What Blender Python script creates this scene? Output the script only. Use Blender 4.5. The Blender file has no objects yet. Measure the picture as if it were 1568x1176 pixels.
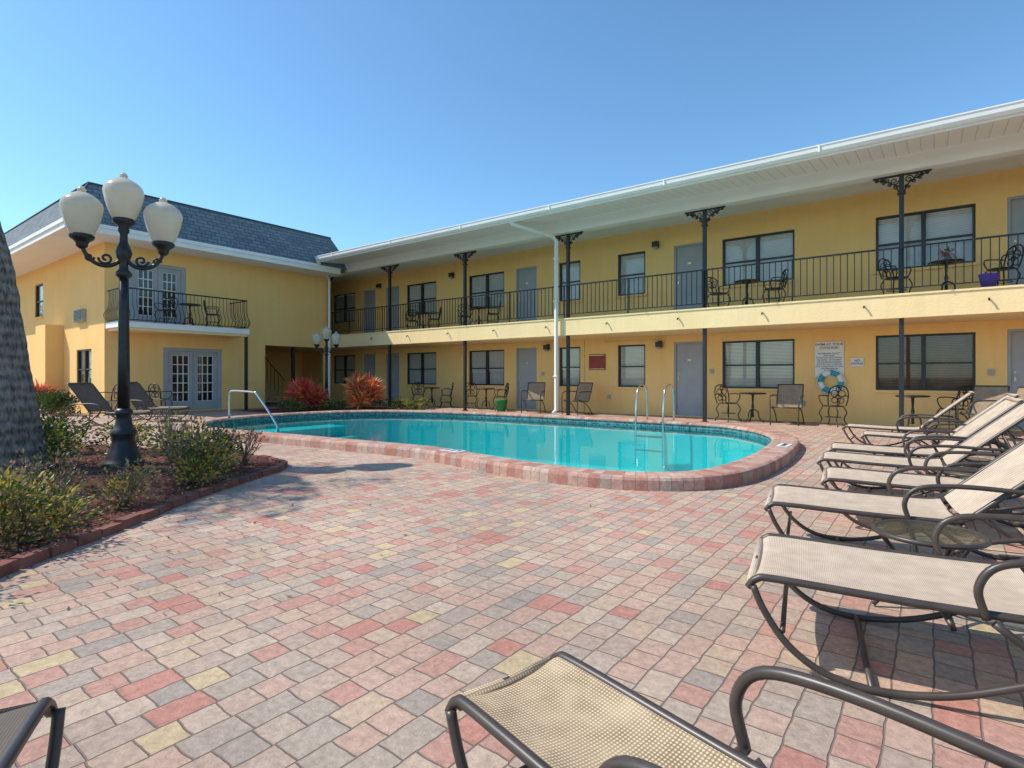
import bpy, math, random
from mathutils import Vector, Matrix
random.seed(7)
R=random.random
def U(a,b): return a+(b-a)*random.random()
scene=bpy.context.scene
COL=scene.collection

# ------------------------------------------------------------ materials
def newmat(name):
    m=bpy.data.materials.new(name); m.use_nodes=True
    nt=m.node_tree
    return m,nt,nt.nodes,nt.links,nt.nodes['Principled BSDF']
def noise_mat(name,c1,c2,scale=3.0,rough=0.8,bump=0.0,bscale=60.0,bdist=0.004,metal=0.0,spec=0.3,detail=5):
    m,nt,N,L,b=newmat(name)
    tc=N.new('ShaderNodeTexCoord')
    n=N.new('ShaderNodeTexNoise'); n.inputs['Scale'].default_value=scale; n.inputs['Detail'].default_value=detail
    L.new(tc.outputs['Object'],n.inputs['Vector'])
    r=N.new('ShaderNodeValToRGB'); r.color_ramp.elements[0].position=.3; r.color_ramp.elements[1].position=.7
    r.color_ramp.elements[0].color=(*c1,1); r.color_ramp.elements[1].color=(*c2,1)
    L.new(n.outputs['Fac'],r.inputs['Fac']); L.new(r.outputs['Color'],b.inputs['Base Color'])
    b.inputs['Roughness'].default_value=rough; b.inputs['Metallic'].default_value=metal
    b.inputs['Specular IOR Level'].default_value=spec
    if bump>0:
        n2=N.new('ShaderNodeTexNoise'); n2.inputs['Scale'].default_value=bscale; n2.inputs['Detail'].default_value=4
        L.new(tc.outputs['Object'],n2.inputs['Vector'])
        bp=N.new('ShaderNodeBump'); bp.inputs['Strength'].default_value=bump; bp.inputs['Distance'].default_value=bdist
        L.new(n2.outputs['Fac'],bp.inputs['Height']); L.new(bp.outputs['Normal'],b.inputs['Normal'])
    return m
def leaf_mat(name,c1,c2,rough=.45):
    m=noise_mat(name,c1,c2,scale=9,rough=rough,spec=.4)
    nt=m.node_tree;N=nt.nodes;L=nt.links;b=N['Principled BSDF'];out=N['Material Output']
    t=N.new('ShaderNodeBsdfTranslucent'); ramp=[n for n in N if n.type=='VALTORGB'][0]
    L.new(ramp.outputs['Color'],t.inputs['Color'])
    mx=N.new('ShaderNodeMixShader'); mx.inputs[0].default_value=.3
    L.new(b.outputs[0],mx.inputs[1]);L.new(t.outputs[0],mx.inputs[2]);L.new(mx.outputs[0],out.inputs['Surface'])
    return m

def stucco(name,c1,c2,grime):
    # fine trowel texture, broad weather blotches and faint vertical streaks
    m=noise_mat(name,c1,c2,.9,.92,.8,38,.008,spec=.15,detail=8)
    nt=m.node_tree;N=nt.nodes;L=nt.links;b=N['Principled BSDF']
    ramp=[x for x in N if x.type=='VALTORGB'][0]; tc=[x for x in N if x.type=='TEX_COORD'][0]
    mp=N.new('ShaderNodeMapping');mp.inputs['Scale'].default_value=(3.0,3.0,.35);L.new(tc.outputs['Object'],mp.inputs['Vector'])
    n=N.new('ShaderNodeTexNoise');n.inputs['Scale'].default_value=1.6;n.inputs['Detail'].default_value=7;n.inputs['Roughness'].default_value=.65;L.new(mp.outputs[0],n.inputs['Vector'])
    mr=N.new('ShaderNodeMapRange');mr.inputs['From Min'].default_value=.3;mr.inputs['From Max'].default_value=.65;mr.inputs['To Min'].default_value=1-grime;mr.inputs['To Max'].default_value=1.0
    L.new(n.outputs['Fac'],mr.inputs['Value'])
    vm=N.new('ShaderNodeVectorMath');vm.operation='SCALE';L.new(ramp.outputs['Color'],vm.inputs[0]);L.new(mr.outputs[0],vm.inputs['Scale'])
    L.new(vm.outputs[0],b.inputs['Base Color'])
    return m
M={}
M['wall']=stucco('stucco_yellow',(.93,.575,.215),(.96,.62,.245),.06)
M['wall_light']=stucco('stucco_slab',(.90,.66,.34),(.94,.71,.39),.07)
M['white']=noise_mat('white_paint',(.80,.775,.74),(.85,.835,.80),2,.55)
M['dark']=noise_mat('bronze_frame',(.018,.017,.016),(.03,.028,.026),8,.4,spec=.5)
M['iron']=noise_mat('black_iron',(.012,.012,.013),(.025,.025,.026),20,.42,.3,80,.002,spec=.5)
M['interior']=noise_mat('dark_interior',(.02,.018,.016),(.035,.03,.026),2,.9)
M['blind']=noise_mat('blind_slats',(.74,.71,.65),(.84,.81,.75),3,.6)
M['curtain']=noise_mat('curtain',(.42,.41,.39),(.56,.54,.51),6,.8)
M['blind_dark']=noise_mat('louver_slats',(.16,.085,.07),(.25,.135,.105),3,.6)
M['door']=noise_mat('door_paint',(.33,.335,.35),(.37,.375,.39),3,.45,.1,30,.002)
M['greytrim']=noise_mat('grey_trim',(.35,.355,.37),(.40,.405,.42),3,.5)
M['brass']=noise_mat('brass',(.5,.38,.16),(.6,.45,.2),5,.3,metal=.9)
M['steel']=noise_mat('stainless',(.62,.62,.62),(.72,.72,.72),5,.18,metal=1.0)
M['frame']=noise_mat('bronze_tube',(.045,.034,.028),(.07,.053,.045),15,.38,.1,60,.001,spec=.5)
M['mulch']=noise_mat('mulch',(.07,.025,.018),(.25,.09,.065),38,.95,1.0,70,.03)
M['edging']=noise_mat('edging_brick',(.16,.06,.045),(.27,.12,.09),7,.9,.6,60,.006)
M['grass']=noise_mat('grass',(.05,.08,.02),(.10,.13,.04),1.5,.95,.6,30,.03)
M['signwhite']=noise_mat('sign_white',(.72,.72,.70),(.78,.78,.76),3,.5)
M['signred']=noise_mat('sign_red',(.27,.045,.03),(.33,.06,.04),6,.5)
M['inkblue']=noise_mat('sign_ink',(.03,.04,.09),(.05,.06,.12),5,.6)
M['teal']=noise_mat('teal_band',(.03,.30,.38),(.05,.36,.44),5,.5)
M['purple']=noise_mat('purple_pot',(.14,.07,.42),(.18,.10,.5),5,.5)
M['green']=noise_mat('green_bin',(.02,.18,.05),(.04,.25,.08),5,.5)
M['concrete']=noise_mat('walkway_concrete',(.36,.31,.27),(.46,.40,.35),4,.9,.4,50,.004)
M['acgrey']=noise_mat('ac_grille',(.35,.34,.32),(.45,.44,.41),5,.6)
M['asphaltroof']=noise_mat('roof_gravel',(.20,.20,.20),(.30,.30,.29),20,.95)
M['leafg']=leaf_mat('leaf_green',(.05,.09,.02),(.12,.17,.04))
M['leafd']=leaf_mat('leaf_dark',(.028,.052,.015),(.065,.095,.028))
M['leafy']=leaf_mat('leaf_yellow',(.42,.34,.04),(.60,.44,.07))
M['leafb']=leaf_mat('leaf_dry',(.24,.17,.09),(.40,.29,.16))
M['leafr']=leaf_mat('leaf_red',(.62,.06,.07),(.78,.15,.13))
M['leafo']=leaf_mat('leaf_orange',(.85,.20,.05),(.92,.38,.10))
M['stem']=noise_mat('twig',(.14,.10,.06),(.24,.18,.12),30,.9)

def soffit_mat():
    m,nt,N,L,b=newmat('vinyl_soffit')
    tc=N.new('ShaderNodeTexCoord'); w=N.new('ShaderNodeTexWave'); w.wave_type='BANDS'; w.bands_direction='X'; w.wave_profile='SAW'
    w.inputs['Scale'].default_value=1.6
    L.new(tc.outputs['Object'],w.inputs['Vector'])
    r=N.new('ShaderNodeValToRGB'); e=r.color_ramp.elements
    e[0].position=0;e[0].color=(.50,.47,.435,1);e[1].position=.10;e[1].color=(.80,.77,.725,1)
    L.new(w.outputs['Fac'],r.inputs['Fac']);L.new(r.outputs['Color'],b.inputs['Base Color'])
    bp=N.new('ShaderNodeBump');bp.inputs['Distance'].default_value=.01;L.new(w.outputs['Fac'],bp.inputs['Height']);L.new(bp.outputs['Normal'],b.inputs['Normal'])
    b.inputs['Roughness'].default_value=.6
    return m
M['soffit']=soffit_mat()

def brick_base(name,bw,rh,mort,offset,ramp,rot=0.0,use_uv=False,mcol=(.2,.16,.13),rough=.9,squash=1,sqf=2,bumpd=.012,warp=.02,smooth=.3,stain=.35,mute=0.0):
    m,nt,N,L,b=newmat(name)
    tc=N.new('ShaderNodeTexCoord')
    mp=N.new('ShaderNodeMapping'); mp.inputs['Rotation'].default_value=(0,0,rot)
    L.new(tc.outputs['UV' if use_uv else 'Object'],mp.inputs['Vector'])
    nw=N.new('ShaderNodeTexNoise'); nw.inputs['Scale'].default_value=9; nw.inputs['Detail'].default_value=2
    L.new(tc.outputs['Object'],nw.inputs['Vector'])
    sub=N.new('ShaderNodeVectorMath');sub.operation='SUBTRACT';sub.inputs[1].default_value=(.5,.5,.5);L.new(nw.outputs['Color'],sub.inputs[0])
    sc=N.new('ShaderNodeVectorMath');sc.operation='SCALE';sc.inputs['Scale'].default_value=warp;L.new(sub.outputs[0],sc.inputs[0])
    ad=N.new('ShaderNodeVectorMath');ad.operation='ADD';L.new(mp.outputs[0],ad.inputs[0]);L.new(sc.outputs[0],ad.inputs[1])
    def bt():
        t=N.new('ShaderNodeTexBrick'); t.offset=offset; t.squash=squash; t.squash_frequency=sqf
        t.inputs['Scale'].default_value=1; t.inputs['Brick Width'].default_value=bw; t.inputs['Row Height'].default_value=rh
        t.inputs['Mortar Size'].default_value=mort; t.inputs['Mortar Smooth'].default_value=smooth
        t.inputs['Color1'].default_value=(0,0,0,1);t.inputs['Color2'].default_value=(1,1,1,1);t.inputs['Mortar'].default_value=(.5,.5,.5,1)
        L.new(ad.outputs[0],t.inputs['Vector']); return t
    t=bt()
    tot=sum(w for w,c in ramp)
    mean=[sum(w*c[k] for w,c in ramp)/tot for k in range(3)]
    r=N.new('ShaderNodeValToRGB'); r.color_ramp.interpolation='CONSTANT'
    els=r.color_ramp.elements
    acc=0
    for i,(w,c) in enumerate(ramp):
        if i<2: e=els[i]; e.position=acc/tot
        else: e=els.new(acc/tot)
        c=[c[k]*(1-mute)+mean[k]*mute for k in range(3)]
        e.color=(*c,1); acc+=w
    t2=bt(); t2.inputs['Mortar Size'].default_value=0
    L.new(t2.outputs['Color'],r.inputs['Fac'])
    n1=N.new('ShaderNodeTexNoise'); n1.inputs['Scale'].default_value=28; n1.inputs['Detail'].default_value=9;n1.inputs['Roughness'].default_value=.8
    L.new(tc.outputs['Object'],n1.inputs['Vector'])
    mr=N.new('ShaderNodeMapRange'); mr.inputs['From Min'].default_value=.3;mr.inputs['From Max'].default_value=.7
    mr.inputs['To Min'].default_value=.62; mr.inputs['To Max'].default_value=1.28
    L.new(n1.outputs['Fac'],mr.inputs['Value'])
    n3=N.new('ShaderNodeTexNoise'); n3.inputs['Scale'].default_value=.7; n3.inputs['Detail'].default_value=6;n3.inputs['Roughness'].default_value=.6
    L.new(tc.outputs['Object'],n3.inputs['Vector'])
    mr3=N.new('ShaderNodeMapRange'); mr3.inputs['From Min'].default_value=.3;mr3.inputs['From Max'].default_value=.7
    mr3.inputs['To Min'].default_value=1-stain*.5; mr3.inputs['To Max'].default_value=1.08
    L.new(n3.outputs['Fac'],mr3.inputs['Value'])
    mu=N.new('ShaderNodeMath');mu.operation='MULTIPLY';L.new(mr.outputs[0],mu.inputs[0]);L.new(mr3.outputs[0],mu.inputs[1])
    vm=N.new('ShaderNodeVectorMath');vm.operation='SCALE';L.new(r.outputs['Color'],vm.inputs[0]);L.new(mu.outputs[0],vm.inputs['Scale'])
    mx=N.new('ShaderNodeMix');mx.data_type='RGBA'
    L.new(t.outputs['Fac'],mx.inputs['Factor']);L.new(vm.outputs[0],mx.inputs[6]);mx.inputs[7].default_value=(*mcol,1)
    L.new(mx.outputs[2],b.inputs['Base Color'])
    inv=N.new('ShaderNodeMath');inv.operation='MULTIPLY_ADD';inv.inputs[1].default_value=-1.0;L.new(t.outputs['Fac'],inv.inputs[0])
    sc2=N.new('ShaderNodeMath');sc2.operation='MULTIPLY';sc2.inputs[1].default_value=.7;L.new(n1.outputs['Fac'],sc2.inputs[0])
    L.new(sc2.outputs[0],inv.inputs[2])
    bp=N.new('ShaderNodeBump');bp.inputs['Distance'].default_value=bumpd;bp.inputs['Strength'].default_value=.9
    L.new(inv.outputs[0],bp.inputs['Height']);L.new(bp.outputs['Normal'],b.inputs['Normal'])
    b.inputs['Roughness'].default_value=rough;b.inputs['Specular IOR Level'].default_value=.25
    return m
PAV=[(1.5,(.57,.37,.28)),(1,(.52,.41,.32)),(1.3,(.56,.29,.225)),(1.0,(.45,.37,.30)),(1,(.59,.43,.30)),(.6,(.56,.235,.18)),(1,(.49,.37,.29)),(.7,(.385,.33,.28)),(1.3,(.59,.39,.30)),(.35,(.64,.49,.28)),(1,(.54,.39,.30)),(.8,(.60,.46,.35))]
M['paver']=brick_base('clay_pavers',.182,.121,.0038,.5,PAV,rot=math.radians(90),squash=.66,sqf=2,mcol=(.24,.18,.14),warp=.02,mute=.22,smooth=.5,stain=.45)
COP=[(1,(.50,.26,.195)),(1,(.55,.33,.255)),(1,(.45,.21,.16)),(.8,(.57,.40,.31)),(.6,(.44,.32,.26))]
M['coping']=brick_base('coping_brick',.115,.20,.005,.0,COP,use_uv=True,mcol=(.34,.27,.22),warp=.006,bumpd=.01,stain=.3)
M['tile']=brick_base('pool_tile',.05,.05,.003,.0,[(1,(.03,.13,.15)),(1,(.05,.20,.22)),(1,(.02,.09,.12)),(1,(.08,.25,.26))],use_uv=True,mcol=(.3,.35,.33),rough=.2,warp=0,bumpd=.002)
M['shingle']=brick_base('slate_shingle',.30,.155,.010,.5,[(1,(.19,.22,.24)),(1,(.22,.25,.27)),(1,(.17,.195,.215)),(1,(.245,.275,.295))],use_uv=True,mcol=(.07,.085,.10),warp=0,bumpd=.02,stain=.2,mute=.35)

def trunk_mat():
    m,nt,N,L,b=newmat('palm_bark')
    tc=N.new('ShaderNodeTexCoord'); w=N.new('ShaderNodeTexWave');w.bands_direction='Z';w.inputs['Scale'].default_value=2.6;w.inputs['Distortion'].default_value=3;w.inputs['Detail'].default_value=5;w.inputs['Detail Scale'].default_value=3.5
    L.new(tc.outputs['Object'],w.inputs['Vector'])
    mp=N.new('ShaderNodeMapping');mp.inputs['Scale'].default_value=(16,16,3.5);L.new(tc.outputs['Object'],mp.inputs['Vector'])
    n=N.new('ShaderNodeTexNoise');n.inputs['Scale'].default_value=1.6;n.inputs['Detail'].default_value=10;n.inputs['Roughness'].default_value=.75
    L.new(mp.outputs[0],n.inputs['Vector'])
    mu=N.new('ShaderNodeMath');mu.operation='MULTIPLY_ADD';mu.inputs[1].default_value=.11;L.new(w.outputs['Fac'],mu.inputs[0]);L.new(n.outputs['Fac'],mu.inputs[2])
    r=N.new('ShaderNodeValToRGB');e=r.color_ramp.elements;e[0].position=.43;e[0].color=(.10,.078,.062,1);e[1].position=.68;e[1].color=(.42,.365,.31,1)
    L.new(mu.outputs[0],r.inputs['Fac']);L.new(r.outputs['Color'],b.inputs['Base Color'])
    bp=N.new('ShaderNodeBump');bp.inputs['Distance'].default_value=.05;bp.inputs['Strength'].default_value=1;L.new(mu.outputs[0],bp.inputs['Height']);L.new(bp.outputs['Normal'],b.inputs['Normal'])
    b.inputs['Roughness'].default_value=.95
    return m
M['trunk']=trunk_mat()

def sling_mat(name,ca,cb,scale):
    m,nt,N,L,b=newmat(name)
    tc=N.new('ShaderNodeTexCoord')
    ws=[]
    for d in ('X','Y'):
        w=N.new('ShaderNodeTexWave');w.bands_direction=d;w.inputs['Scale'].default_value=scale;w.inputs['Distortion'].default_value=.8;w.inputs['Detail'].default_value=3
        L.new(tc.outputs['Object'],w.inputs['Vector']);ws.append(w)
    mu=N.new('ShaderNodeMath');mu.operation='MULTIPLY';L.new(ws[0].outputs['Fac'],mu.inputs[0]);L.new(ws[1].outputs['Fac'],mu.inputs[1])
    n=N.new('ShaderNodeTexNoise');n.inputs['Scale'].default_value=12;n.inputs['Detail'].default_value=6;L.new(tc.outputs['Object'],n.inputs['Vector'])
    mm=N.new('ShaderNodeMath');mm.operation='MULTIPLY_ADD';mm.inputs[1].default_value=.75;L.new(mu.outputs[0],mm.inputs[0])
    s=N.new('ShaderNodeMath');s.operation='MULTIPLY';s.inputs[1].default_value=.6;L.new(n.outputs['Fac'],s.inputs[0]);L.new(s.outputs[0],mm.inputs[2])
    r=N.new('ShaderNodeValToRGB');e=r.color_ramp.elements;e[0].position=.22;e[0].color=(*ca,1);e[1].position=.72;e[1].color=(*cb,1)
    L.new(mm.outputs[0],r.inputs['Fac']);L.new(r.outputs['Color'],b.inputs['Base Color'])
    b.inputs['Roughness'].default_value=.75
    tr=N.new('ShaderNodeBsdfTranslucent');L.new(r.outputs['Color'],tr.inputs['Color'])
    mx=N.new('ShaderNodeMixShader');mx.inputs[0].default_value=.2
    L.new(b.outputs[0],mx.inputs[1]);L.new(tr.outputs[0],mx.inputs[2]);L.new(mx.outputs[0],N['Material Output'].inputs['Surface'])
    return m
M['sling']=sling_mat('sling_mesh',(.44,.33,.235),(.80,.65,.49),45)
M['sling_gold']=sling_mat('sling_mesh_gold',(.26,.18,.10),(.80,.62,.40),36)
M['sling_dark']=sling_mat('sling_mesh_dark',(.07,.055,.04),(.20,.155,.12),45)
M['sling_chair']=sling_mat('sling_mesh_brown',(.20,.14,.09),(.46,.34,.23),45)

def glass_mat(name,tint,f0=.04,fmax=.9,power=5,rough=.03,bump=0,bs=3,bd=.01):
    m=bpy.data.materials.new(name);m.use_nodes=True;nt=m.node_tree;N=nt.nodes;L=nt.links
    N.remove(N['Principled BSDF'])
    f=N.new('ShaderNodeLayerWeight');f.inputs['Blend'].default_value=.5
    pw=N.new('ShaderNodeMath');pw.operation='POWER';pw.inputs[1].default_value=power;L.new(f.outputs['Facing'],pw.inputs[0])
    ma=N.new('ShaderNodeMath');ma.operation='MULTIPLY_ADD';ma.inputs[1].default_value=fmax;ma.inputs[2].default_value=f0;L.new(pw.outputs[0],ma.inputs[0])
    t=N.new('ShaderNodeBsdfTransparent');t.inputs['Color'].default_value=(*tint,1)
    g=N.new('ShaderNodeBsdfGlossy');g.inputs['Roughness'].default_value=rough;g.inputs['Color'].default_value=(.95,.95,.95,1)
    mx=N.new('ShaderNodeMixShader');L.new(ma.outputs[0],mx.inputs[0]);L.new(t.outputs[0],mx.inputs[1]);L.new(g.outputs[0],mx.inputs[2])
    L.new(mx.outputs[0],N['Material Output'].inputs['Surface'])
    if bump:
        tc=N.new('ShaderNodeTexCoord');n=N.new('ShaderNodeTexNoise');n.inputs['Scale'].default_value=bs;n.inputs['Detail'].default_value=4;n.inputs['Distortion'].default_value=.5
        L.new(tc.outputs['Object'],n.inputs['Vector'])
        bp=N.new('ShaderNodeBump');bp.inputs['Strength'].default_value=bump;bp.inputs['Distance'].default_value=bd
        L.new(n.outputs['Fac'],bp.inputs['Height']);L.new(bp.outputs[0],g.inputs['Normal']);L.new(bp.outputs[0],f.inputs['Normal'])
    return m
M['glass']=glass_mat('window_glass',(.90,.92,.92),.06,.9)
M['water']=glass_mat('pool_water',(.19,.82,.84),.03,.46,3.0,.01,.30,2.0,.012)
M['tableglass']=glass_mat('table_glass',(.30,.38,.36),.10,.8,4,.18,.6,60,.004)
M['plaster']=noise_mat('pool_plaster',(.18,.58,.58),(.38,.80,.77),.32,.8,detail=3)
def globe_mat():
    m,nt,N,L,b=newmat('frosted_globe')
    tc=N.new('ShaderNodeTexCoord');n=N.new('ShaderNodeTexNoise');n.inputs['Scale'].default_value=5;L.new(tc.outputs['Object'],n.inputs['Vector'])
    r=N.new('ShaderNodeValToRGB');r.color_ramp.elements[0].color=(.70,.64,.50,1);r.color_ramp.elements[1].color=(.84,.80,.69,1);L.new(n.outputs['Fac'],r.inputs['Fac'])
    L.new(r.outputs[0],b.inputs['Base Color']);b.inputs['Roughness'].default_value=.2
    t=N.new('ShaderNodeBsdfTranslucent');L.new(r.outputs[0],t.inputs['Color'])
    mx=N.new('ShaderNodeMixShader');mx.inputs[0].default_value=.4
    L.new(b.outputs[0],mx.inputs[1]);L.new(t.outputs[0],mx.inputs[2]);L.new(mx.outputs[0],N['Material Output'].inputs['Surface'])
    return m
M['globe']=globe_mat()

# ------------------------------------------------------------ mesh builder
class MB:
    def __init__(s): s.v=[];s.f=[];s.m=[];s.mats=[];s.sm=[];s.uv=[]
    def mi(s,k):
        if k not in s.mats: s.mats.append(k)
        return s.mats.index(k)
    def add(s,vs,fs,mat,smooth=False,uvs=None):
        o=len(s.v); s.v.extend([tuple(v) for v in vs]); i=s.mi(mat)
        for k,f in enumerate(fs):
            s.f.append([a+o for a in f]); s.m.append(i); s.sm.append(smooth); s.uv.append(uvs[k] if uvs else None)
    def hexa(s,p,mat):
        s.add(p,[(0,3,2,1),(4,5,6,7),(0,1,5,4),(1,2,6,5),(2,3,7,6),(3,0,4,7)],mat)
    def box(s,x0,x1,y0,y1,z0,z1,mat):
        s.hexa([(x0,y0,z0),(x1,y0,z0),(x1,y1,z0),(x0,y1,z0),(x0,y0,z1),(x1,y0,z1),(x1,y1,z1),(x0,y1,z1)],mat)
    def quad(s,p,mat,uv=None): s.add(p,[tuple(range(len(p)))],mat,False,[uv] if uv else None)
    def tube(s,pts,r,mat,n=8,closed=False):
        pts=[Vector(p) for p in pts]; N=len(pts)
        rs=r if isinstance(r,(list,tuple)) else [r]*N
        tang=[]
        for i in range(N):
            a=pts[(i-1)%N] if (closed or i>0) else pts[i]; b=pts[(i+1)%N] if (closed or i<N-1) else pts[i]
            tang.append((b-a).normalized())
        ref=Vector((0,0,1)) if abs(tang[0].z)<.9 else Vector((1,0,0))
        u=tang[0].cross(ref).normalized(); vs=[]
        for i in range(N):
            u=(u-tang[i]*u.dot(tang[i]))
            if u.length<1e-6: u=tang[i].orthogonal()
            u.normalize(); w=tang[i].cross(u)
            for k in range(n):
                a=2*math.pi*(k+.5)/n; vs.append(pts[i]+(u*math.cos(a)+w*math.sin(a))*rs[i])
        fs=[]
        for i in range(N if closed else N-1):
            j=(i+1)%N
            for k in range(n):
                k2=(k+1)%n; fs.append((i*n+k,i*n+k2,j*n+k2,j*n+k))
        if not closed: fs.append(tuple(range(n-1,-1,-1))); fs.append(tuple((N-1)*n+k for k in range(n)))
        s.add(vs,fs,mat,n>4)
    def lathe(s,prof,c,mat,n=20,flute=0):
        vs=[];fs=[]
        for (r,z) in prof:
            for k in range(n):
                a=2*math.pi*k/n; rr=r*(1-(flute if k%2 else 0)); vs.append((c[0]+rr*math.cos(a),c[1]+rr*math.sin(a),c[2]+z))
        for i in range(len(prof)-1):
            for k in range(n): k2=(k+1)%n; fs.append((i*n+k,i*n+k2,(i+1)*n+k2,(i+1)*n+k))
        fs.append(tuple(range(n-1,-1,-1)));fs.append(tuple((len(prof)-1)*n+k for k in range(n)))
        s.add(vs,fs,mat,True)
    def mesh(s,name):
        me=bpy.data.meshes.new(name); me.from_pydata(s.v,[],s.f)
        for k in s.mats: me.materials.append(M[k])
        me.polygons.foreach_set('material_index',s.m); me.polygons.foreach_set('use_smooth',s.sm)
        if any(u is not None for u in s.uv):
            l=me.uv_layers.new(name='UVMap')
            for p,u in zip(me.polygons,s.uv):
                for q in range(len(p.vertices)):
                    l.data[p.loop_start+q].uv=u[q] if u else (0,0)
        me.update(); return me
    def obj(s,name,parent=None,loc=(0,0,0),rz=0,sc=1):
        return place(s.mesh(name),name,loc,rz,sc,parent)
def place(me,name,loc=(0,0,0),rz=0,sc=1,parent=None):
    o=bpy.data.objects.new(name,me);COL.objects.link(o)
    o.location=loc;o.rotation_euler=(0,0,math.radians(rz));o.scale=(sc,)*3
    if parent: o.parent=parent
    return o
def empty(name,loc=(0,0,0)):
    o=bpy.data.objects.new(name,None);COL.objects.link(o);o.location=loc;o.empty_display_size=.3;return o
def smooth(pts,k=6,closed=False):
    P=[Vector(p) for p in pts];n=len(P);out=[]
    rng=n if closed else n-1
    for i in range(rng):
        p0=P[(i-1)%n] if (closed or i>0) else P[i]*2-P[i+1]
        p1=P[i];p2=P[(i+1)%n]
        p3=P[(i+2)%n] if (closed or i+2<n) else p2*2-p1
        for j in range(k):
            t=j/k
            out.append(.5*((2*p1)+(p2-p0)*t+(2*p0-5*p1+4*p2-p3)*t*t+(3*p1-p0-3*p2+p3)*t**3))
    if not closed: out.append(P[-1])
    return out

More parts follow.
